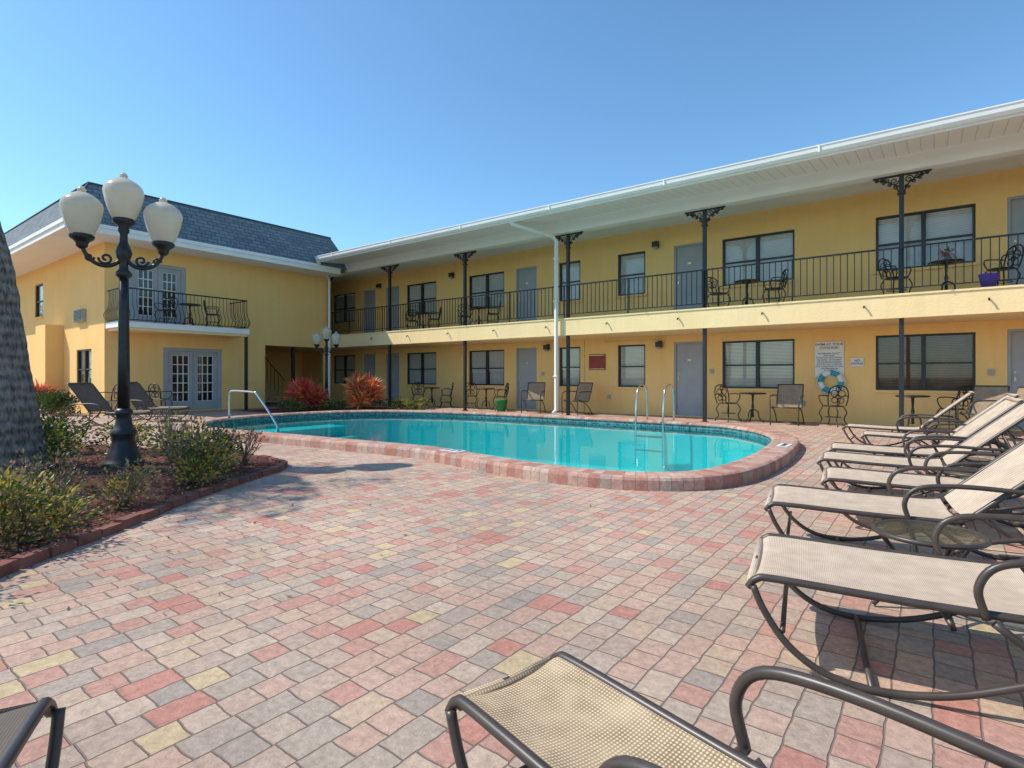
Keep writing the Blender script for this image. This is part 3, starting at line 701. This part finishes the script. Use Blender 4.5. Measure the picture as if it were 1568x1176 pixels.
shrub('croton_shrub',(-9.8,2.3,.02),.45,.45,.48,1100,['leafg','leafd','leafd'],.06,18)
shrub('croton_shrub',(-8.9,2.95,.02),.36,.34,.40,800,['leafg','leafd','leafy'],.05,16)
shrub('dry_shrub',(-6.75,3.5,.02),.24,.22,.46,190,['leafb','leafr','leafb'],.04,18)
shrub('dry_shrub',(-6.3,1.5,.02),.34,.30,.36,380,['leafb','leafg','leafb'],.045,18)
shrub('dry_shrub',(-5.9,.95,.02),.28,.28,.30,260,['leafb','leafg','leafr'],.04,14)
shrub('dry_shrub',(-7.35,2.95,.02),.34,.30,.62,300,['leafb','leafg','leafb'],.04,26)
shrub('croton_shrub',(-7.2,.6,.02),.34,.34,.36,900,['leafg','leafd','leafy'],.05,16)
spiky('red_cordyline',(-16.35,10.55,0),.72,.98,1400,['leafr','leafr','leafo','leafr'],.52)
spiky('red_cordyline',(-14.75,11.55,0),.65,1.05,1300,['leafo','leafr','leafo','leafo','leafb'],.52)
spiky('red_cordyline',(-22.8,4.9,0),.6,.8,800,['leafr','leafo','leafr'],.45)
for (x,y) in ((-16.0,9.7),(-15.4,10.9),(-14.0,12.15),(-13.2,12.5),(-15.6,12.5),(-17.4,11.2)):
    shrub('low_shrub',(x,y,0),.5,.45,.34,700,['leafg','leafg','leafd','leafy'],.07,14)
shrub('box_hedge',(-20.9,4.95,0),1.9,.45,.6,4200,['leafd','leafg','leafd'],.08,60)
mb=MB();mb.quad([(-18.2,9.0,.006),(-16,9.2,.006),(-14.6,10.9,.006),(-12.5,12.35,.006),(-12.5,13.1,.006),(-18.2,13.1,.006)],'mulch');mb.obj('planting_bed')

# palm tree
mb=MB()
bx,by=-8.46,1.59
lean=Vector((-.80,-.60,0)); lean2=Vector((-.66,-.75,0))
path=[(0,0),( .0,.35),(.02,.8),(.08,1.6),(.22,2.6),(.60,3.8),(1.3,4.9),(2.3,5.8),(3.2,6.3)]
pp=smooth([(bx+(lean if z<3 else lean2).x*a,by+(lean if z<3 else lean2).y*a,z) for a,z in path],14)
rad=[]
for i,p in enumerate(pp):
    z=p.z; r=.20+.19*math.exp(-z/.8)+ (.06 if z<2.5 else 0)*(1-z/2.5); rad.append(r+U(-.009,.009))
mb.tube(pp,rad,'trunk',28)
tip=pp[-1]
for k in range(20):
    a=k*2.4;e=U(-.1,1.1);L_=U(1.7,2.3);pts=[]
    d_=Vector((math.cos(a)*math.cos(e),math.sin(a)*math.cos(e),math.sin(e)));p=tip.copy()
    for i in range(12):
        pts.append(p.copy());p=p+d_*(L_/12);d_=(d_+Vector((0,0,-.13))).normalized()
    mb.tube(pts,[.025*(1-i/13) for i in range(12)],'leafg',4)
    for i in range(1,12):
        t_=(pts[i]-pts[i-1]).normalized();s_=t_.cross(Vector((0,0,1))).normalized()
        for sg in (-1,1):
            for m_ in range(2):
                leaf(mb,pts[i]-t_*m_*.08,s_*sg+t_*.6+Vector((0,0,-.45)),.5*(1-abs(i-5)/11),.02,'leafg')
mb.obj('palm_tree')

def tree(name,loc,h,r,nl):
    mb=MB()
    mb.tube(smooth([(0,0,0),(.1,0,h*.25),(-.05,.1,h*.5)],4),[.22,.2,.19,.18,.17,.16,.15,.14,.13],'trunk',10)
    for c in range(26):
        a=U(0,6.28);e=U(-.4,1.5);q=U(.5,1)
        cc=Vector((r*q*math.cos(a)*math.cos(e),r*q*math.sin(a)*math.cos(e),h*.68+h*.3*q*math.sin(e)))
        mb.tube([(-.05,.1,h*.48),cc*.5+Vector((0,0,h*.3)),cc],[.08,.05,.02],'trunk',5)
        cm=random.choice(['leafg','leafd'])
        for k in range(nl//26):
            v=Vector((random.gauss(0,1),random.gauss(0,1),random.gauss(0,.7)))*r*.25
            leaf(mb,cc+v,v+Vector((0,0,.2)),.28,.07,cm if R()<.75 else 'leafg')
    mb.obj(name,loc=loc)
tree('oak_tree',(-42,5.5,0),6.0,2.6,5000)
tree('oak_tree',(-46,1.0,0),5.0,2.6,4000)

# ------------------------------------------------------------ street lamps
def lamp_mesh():
    mb=MB()
    mb.lathe([(.24,0),(.24,.05),(.20,.08),(.19,.13),(.15,.2),(.125,.30),(.12,.36),(.135,.40),(.135,.44),(.105,.47),(.085,.56),(.08,.62),(.095,.65),(.095,.69),(.065,.72)],(0,0,0),'iron',20)
    mb.lathe([(.066,.72),(.062,1.3),(.056,1.9),(.05,2.30)],(0,0,0),'iron',20,flute=.14)
    mb.lathe([(.05,2.30),(.085,2.33),(.085,2.37),(.05,2.41),(.045,2.49),(.075,2.55),(.09,2.61),(.07,2.68),(.045,2.74),(.04,2.84),(.06,2.87),(.06,2.90),(.05,2.92),(.11,2.97),(.12,3.0),(.11,3.03)],(0,0,0),'iron',20)
    A=.41
    def globe(x,y,z):
        k=.86
        pr=smooth([(a,b,0) for a,b in [(.125,0),(.15,.04),(.205,.17),(.238,.30),(.245,.36),(.225,.42),(.17,.475),(.10,.515),(.055,.535)]],4)
        mb.lathe([(p.x*k,p.y*.95) for p in pr],(x,y,z),'globe',36)
        mb.lathe([(r*k,zz*.95) for r,zz in [(.055,.536),(.045,.55),(.055,.565),(.035,.59),(.008,.61)]],(x,y,z),'globe',20)
    globe(0,0,3.015)
    for sg in (-1,1):
        mb.tube(smooth([(0,0,2.56),(sg*.10,0,2.46),(sg*.22,0,2.44),(sg*.33,0,2.50),(sg*.39,0,2.60),(sg*A,0,2.68)],6),.024,'iron',8)
        mb.tube(spiral(sg*.18,2.53,.075,1.3,0 if sg>0 else math.pi,-sg,0),.015,'iron',6)
        mb.tube(spiral(sg*.34,2.53,.05,1.2,0,sg,0),.014,'iron',6)
        mb.lathe([(.03,2.62),(.06,2.65),(.06,2.68),(.08,2.71),(.12,2.74),(.13,2.77),(.11,2.79)],(sg*A,0,0),'iron',18)
        globe(sg*A,0,2.78)
    return mb.mesh('street_lamp')
lm=lamp_mesh()
place(lm,'street_lamp',(-7.89,2.59,0),66)
place(lm,'street_lamp',(-16.9,11.66,0),42,.80)

# ------------------------------------------------------------ furniture
def chaise_mesh(fab,w=.31,seat=.95,ang=42,bl=.80,aw=None):
    mb=MB()
    a=math.radians(ang);hx=seat
    side=[(0.0,.30),(.03,.335),(.10,.345),(.5,.335),(hx-.1,.335),(hx,.345)]
    bk=[(hx+.02,.36),(hx+bl*math.cos(a)*.5,.35+bl*math.sin(a)*.5),(hx+bl*math.cos(a),.35+bl*math.sin(a))]
    cl=smooth([(x,0,z) for x,z in side],6); cb=smooth([(x,0,z) for x,z in bk],8)
    for seg in (cl,cb):
        vs=[];ny=8
        for p in seg:
            for j in range(ny+1):
                t=j/ny*2-1; vs.append((p.x,t*(w-.01),p.z-.022*(1-t*t)))
        fs=[(i*(ny+1)+j,i*(ny+1)+j+1,(i+1)*(ny+1)+j+1,(i+1)*(ny+1)+j) for i in range(len(seg)-1) for j in range(ny)]
        mb.add(vs,fs,fab,True)
    for s in (-1,1):
        so=s*(aw or w*1.07); s=s*w
        mb.tube([(p.x,s,p.z-.004) for p in cl],.014,'frame',8)
        mb.tube([(p.x,s,p.z-.004) for p in cb],.014,'frame',8)
        mb.tube(smooth([(.02,s*1.07,.31),(.06,s*1.07,.22),(.14,s*1.07,.11),(.26,s*1.07,.035),(.42,s*1.07,.015),(.62,s*1.07,.05),(.85,s*1.07,.15),(1.05,s*1.07,.25),(1.3,s*1.07,.30)],6),.013,'frame',8)
        mb.tube(smooth([(hx-.22,so,.31),(hx-.02,so,.16),(hx+.18,so,.035),(hx+.36,so,.015),(hx+.55,so,.06),(hx+.66,so,.2)],6),.013,'frame',8)
        mb.tube(smooth([(hx-.24,so,.32),(hx-.26,so,.42),(hx-.2,so,.50),(hx-.03,so,.525),(hx+.2,so,.52),(hx+.42,so,.50),(hx+.55,so,.36),(hx+.60,so,.10)],6),.013,'frame',8)
        mb.tube([(hx+.35,s,.34+.30),(hx+.52,s,.26)],.008,'frame',6)
        mb.tube([(hx-.24,s,.325),(hx-.24,so,.325)],.012,'frame',6)
    for (x,z,r) in ((.40,.018,.012),(.12,.16,.010),(hx,.315,.011),(hx+.34,.018,.012),(.62,.285,.010)):
        mb.tube([(x,-w*1.07,z),(x,w*1.07,z)],r,'frame',8)
    # fabric sleeves wrapped round the foot and head bars
    mb.tube([(.010,-w+.018,.312),(.010,0,.306),(.010,w-.018,.312)],.018,fab,8)
    mb.tube([(hx+bl*math.cos(a),-w+.018,.345+bl*math.sin(a)),(hx+bl*math.cos(a),w-.018,.345+bl*math.sin(a))],.018,fab,8)
    mb.tube([(.010,-w,.312),(.010,w,.312)],.012,'frame',8)
    return mb.mesh('chaise_lounge')
cm=chaise_mesh('sling');cd=chaise_mesh('sling_dark',ang=50);cf=chaise_mesh('sling_gold',w=.165,seat=.78,aw=.215)
for (x,y,rz) in ((-.62,2.56,9),(-.86,3.92,9),(-.70,5.02,6),(-.88,6.12,5),(-.92,7.02,5),(-.78,8.9,3),(-1.12,10.15,0)):
    place(cm,'chaise_lounge',(x,y,0),rz+U(-.8,.8))
place(cf,'chaise_lounge',(-.89,1.145,0),-14)
place(cd,'chaise_lounge',(-1.842,.133,0),-29)  # dark sling colour stands in for shade on this lounger's fabric
place(cd,'chaise_lounge',(-14.9,6.1,0),208)
place(cd,'chaise_lounge',(-13.7,4.85,0),212)

def sidetable():
    mb=MB();r=.215;H=.37
    mb.tube([(r*math.cos(a),r*math.sin(a),H-.005) for a in [i*math.pi/16 for i in range(32)]],.012,'frame',8,True)
    mb.add([(.205*math.cos(i*math.pi/16),.205*math.sin(i*math.pi/16),H+.002) for i in range(32)],[tuple(range(32))],'tableglass')
    for k in range(4):
        a=k*math.pi/2+.4;c,s=math.cos(a),math.sin(a)
        mb.tube(smooth([(c*.2,s*.2,H-.01),(c*.12,s*.12,.22),(c*.16,s*.16,.1),(c*.23,s*.23,.01)],5),.011,'frame',6)
    mb.tube([(.12*math.cos(a),.12*math.sin(a),.21) for a in [i*math.pi/10 for i in range(20)]],.008,'frame',6,True)
    return mb.mesh('side_table')
st=sidetable()
place(st,'side_table',(-.02,3.27,0));place(st,'side_table',(.25,5.56,0));place(st,'side_table',(.1,9.5,0))

def bistro_chair():
    mb=MB()
    mb.lathe([(.17,.435),(.20,.44),(.21,.45),(.20,.46),(.05,.455)],(0,0,0),'iron',18)
    for sx in (-1,1):
        for sy in (-1,1):
            mb.tube(smooth([(sx*.15,sy*.15,.44),(sx*.20,sy*.19,.30),(sx*.16,sy*.16,.15),(sx*.22,sy*.22,.0)],4),.013,'iron',6)
    hoop=smooth([(-.19,.17,.44),(-.22,.22,.65),(-.17,.25,.84),(0,.26,.90),(.17,.25,.84),(.22,.22,.65),(.19,.17,.44)],5)
    mb.tube(hoop,.014,'iron',6)
    for (cx,cz,r) in ((-.08,.72,.075),(.08,.72,.075),(0,.82,.05),(-.07,.57,.065),(.07,.57,.065),(0,.65,.05)):
        mb.tube([(cx+r*math.cos(a),.24-(.85-cz)*.12,cz+r*math.sin(a)) for a in [i*math.pi/6 for i in range(12)]],.010,'iron',5,True)
    mb.tube([(0,.19,.45),(0,.26,.9)],.010,'iron',5)
    for s in (-1,1):
        mb.tube(smooth([(s*.21,.21,.66),(s*.26,.05,.68),(s*.25,-.12,.66),(s*.21,-.14,.55),(s*.17,-.10,.45)],4),.012,'iron',6)
    mb.tube([(.17*math.cos(a),.17*math.sin(a),.2) for a in [i*math.pi/8 for i in range(16)]],.007,'iron',5,True)
    return mb.mesh('bistro_chair')
def bistro_table():
    mb=MB()
    mb.lathe([(.28,.68),(.30,.69),(.30,.71),(.28,.715),(.02,.713)],(0,0,0),'iron',22)
    mb.lathe([(.03,.12),(.022,.3),(.035,.38),(.02,.46),(.03,.66),(.12,.68)],(0,0,0),'iron',10)
    for k in range(3):
        a=k*2.094;c,s=math.cos(a),math.sin(a)
        mb.tube(smooth([(0,0,.32),(c*.12,s*.12,.25),(c*.15,s*.15,.1),(c*.25,s*.25,0.01)],4),.015,'iron',6)
    return mb.mesh('bistro_table')
def sling_chair():
    mb=MB();w=.27
    prof=smooth([(0,-.25,.40),(0,-.2,.42),(0,.18,.38),(0,.26,.48),(0,.42,.92)],6)
    vs=[];ny=6
    for p in prof:
        for j in range(ny+1):
            t=j/ny*2-1; vs.append((t*(w-.01),p.y,p.z-.015*(1-t*t)))
    mb.add(vs,[(i*(ny+1)+j,i*(ny+1)+j+1,(i+1)*(ny+1)+j+1,(i+1)*(ny+1)+j) for i in range(len(prof)-1) for j in range(ny)],'sling_chair',True)
    for s in (-1,1):
        mb.tube([(s*w,p.y,p.z) for p in prof],.014,'frame',6)
        mb.tube(smooth([(s*(w+.02),.34,.66),(s*(w+.05),.1,.67),(s*(w+.05),-.2,.65),(s*(w+.03),-.3,.5),(s*(w+.02),-.3,0.0)],5),.015,'frame',6)
        mb.tube(smooth([(s*(w+.02),-.22,.40),(s*(w+.02),.1,.30),(s*(w+.02),.38,0.0)],4),.014,'frame',6)
    mb.tube([(-w,.42,.92),(w,.42,.92)],.014,'frame',6);mb.tube([(-w,-.25,.4),(w,-.25,.4)],.014,'frame',6);mb.tube([(-w,.38,.02),(w,.38,.02)],.01,'frame',6)
    return mb.mesh('patio_chair')
bc=bistro_chair();bt_=bistro_table();sc_=sling_chair()
for (x,y,z,r) in ((-4.07,14.3,0,60),(-1.8,14.3,0,-20),(.30,14.4,0,-60),(-15.2,14.4,0,50),(-13.8,14.4,0,-50),(-12.6,14.4,0,50),(-11.35,14.4,0,-40),
                  (-4.25,14.1,2.70,60),(-2.98,14.1,2.70,-60),(-.62,14.1,2.70,60),(1.02,14.1,2.70,-60),(-15.3,14.2,2.7,50),(-14.2,14.2,2.7,-50),(-12.7,14.2,2.7,50),(-11.5,14.2,2.7,-50),(-22,14.2,2.7,50),
                  (-18.1,6.9,0,-160),(-17.7,5.5,0,20),(-18.6,7.2,2.66,30),(-18.6,8.6,2.66,160)):
    place(bc,'bistro_chair',(x,y,z),r)
for (x,y,z) in ((-3.52,14.4,0),(-.35,14.3,0),(-14.5,14.4,0),(-11.95,14.4,0),(-3.6,14.2,2.7),(.2,14.2,2.7),(-14.75,14.2,2.7),(-12.1,14.2,2.7),(-17.5,6.2,0),(-18.6,7.9,2.66)):
    place(bt_,'bistro_table',(x,y,z))
for (x,y,r) in ((-2.7,14.1,0),(-9.75,14.0,20),(-8.35,14.2,-10),(.75,13.9,-20),(.9,12.9,-70)):
    place(sc_,'patio_chair',(x,y,0),r)
mb=MB();mb.lathe([(.10,0),(.15,.26),(.16,.28),(.14,.28),(.13,.24)],(0,0,0),'purple',18);mb.obj('flower_pot',loc=(.82,13.75,2.745))
mb=MB();mb.lathe([(.13,0),(.18,.33),(.2,.36),(.18,.37),(.02,.39)],(0,0,0),'green',18);mb.obj('trash_bin',loc=(-11.0,14.0,0))
shrub('potted_plant',(.2,14.2,3.42),.14,.14,.22,160,['leafg','leafr'],.05,8)

# signs
def text(body,size,loc,mat,parent,name,sp=1.0):
    c=bpy.data.curves.new(name,'FONT');c.body=body;c.size=size;c.align_x='CENTER';c.align_y='CENTER';c.space_line=sp;c.offset=.0008
    c.materials.append(M[mat]);o=bpy.data.objects.new(name,c);COL.objects.link(o);o.rotation_euler=(math.pi/2,0,0)
    o.location=Vector(loc);o.parent=parent
    return o
sg=empty('pool_rules_sign',(-1.99,W-.02,1.52))
mb=MB();mb.box(-.30,.30,-.012,.015,-.42,.42,'signwhite');mb.obj('panel',parent=sg)
text("SWIM AT YOUR\nOWN RISK",.083,(0,-.016,.31),'signred',sg,'heading')
text("NO LIFEGUARD ON DUTY\nPOOL RULES\nNO GLASS OR FOOD IN POOL\nNO DIVING - NO RUNNING\nSHOWER BEFORE ENTERING\nBATHING LOAD 14 PERSONS\nPOOL HOURS DAWN TO DUSK\nCHILDREN MUST BE\nSUPERVISED",.04,(0,-.016,-.07),'inkblue',sg,'rules',1.3)
sg=empty('notice_sign',(-1.42,W-.02,1.44))
mb=MB();mb.box(-.13,.13,-.012,.015,-.10,.10,'signwhite');mb.obj('panel',parent=sg)
text("NO\nDIVING",.07,(0,-.016,0),'inkblue',sg,'lettering')
sg=empty('wall_plaque',(-8.2,W-.02,1.55))
mb=MB();mb.box(-.28,.28,-.012,.015,-.24,.24,'signred');mb.box(-.26,.26,-.018,-.0125,.20,.215,'brass');mb.box(-.26,.26,-.018,-.0125,-.215,-.20,'brass');mb.obj('panel',parent=sg)
mb=MB();rr=.215
for k in range(8):
    a0=k*math.pi/4;pts=[(rr*math.cos(a0+i*math.pi/4/6),0,rr*math.sin(a0+i*math.pi/4/6)) for i in range(7)]
    mb.tube(pts,.062,'teal' if k%2 else 'signwhite',12)
mb.tube([((rr+.075+.012*math.cos(8*a))*math.cos(a),-.02,(rr+.075+.012*math.cos(8*a))*math.sin(a)) for a in [i*math.pi/24 for i in range(48)]],.008,'signwhite',5,True)
mb.obj('life_ring',loc=(-1.95,W-.07,.98))

# ------------------------------------------------------------ light, world, camera
sd=Vector((2.43,1.72,-3.2)).normalized()
sun=bpy.data.lights.new('sun','SUN');sun.energy=5.0;sun.angle=math.radians(.5);sun.color=(1,.93,.83)
so=bpy.data.objects.new('sun',sun);COL.objects.link(so);so.rotation_euler=sd.to_track_quat('-Z','Y').to_euler()
w=bpy.data.worlds.new('World');scene.world=w;w.use_nodes=True
nt=w.node_tree;sky=nt.nodes.new('ShaderNodeTexSky');sky.sky_type='NISHITA';sky.sun_disc=False
sky.sun_elevation=math.asin(-sd.z);sky.sun_rotation=math.atan2(-sd.x,-sd.y)
sky.altitude=0;sky.air_density=1.0;sky.dust_density=.3;sky.ozone_density=1.0
mul=nt.nodes.new('ShaderNodeMix');mul.data_type='RGBA';mul.blend_type='MULTIPLY';mul.inputs['Factor'].default_value=1
mul.inputs[7].default_value=(.90,1.27,1.42,1)
nt.links.new(sky.outputs[0],mul.inputs[6])
bg=nt.nodes['Background'];bg.inputs['Strength'].default_value=.15
nt.links.new(mul.outputs[2],bg.inputs['Color'])
cam=bpy.data.cameras.new('camera');co=bpy.data.objects.new('camera',cam);COL.objects.link(co)
cam.lens=19.65;cam.sensor_width=36;cam.shift_y=-.007;cam.clip_end=2000;cam.clip_start=.05
co.location=(0,0,1.10);co.rotation_euler=(math.pi/2,0,math.radians(37.04))
scene.camera=co
scene.view_settings.view_transform='Standard';scene.view_settings.look='None';scene.view_settings.exposure=0
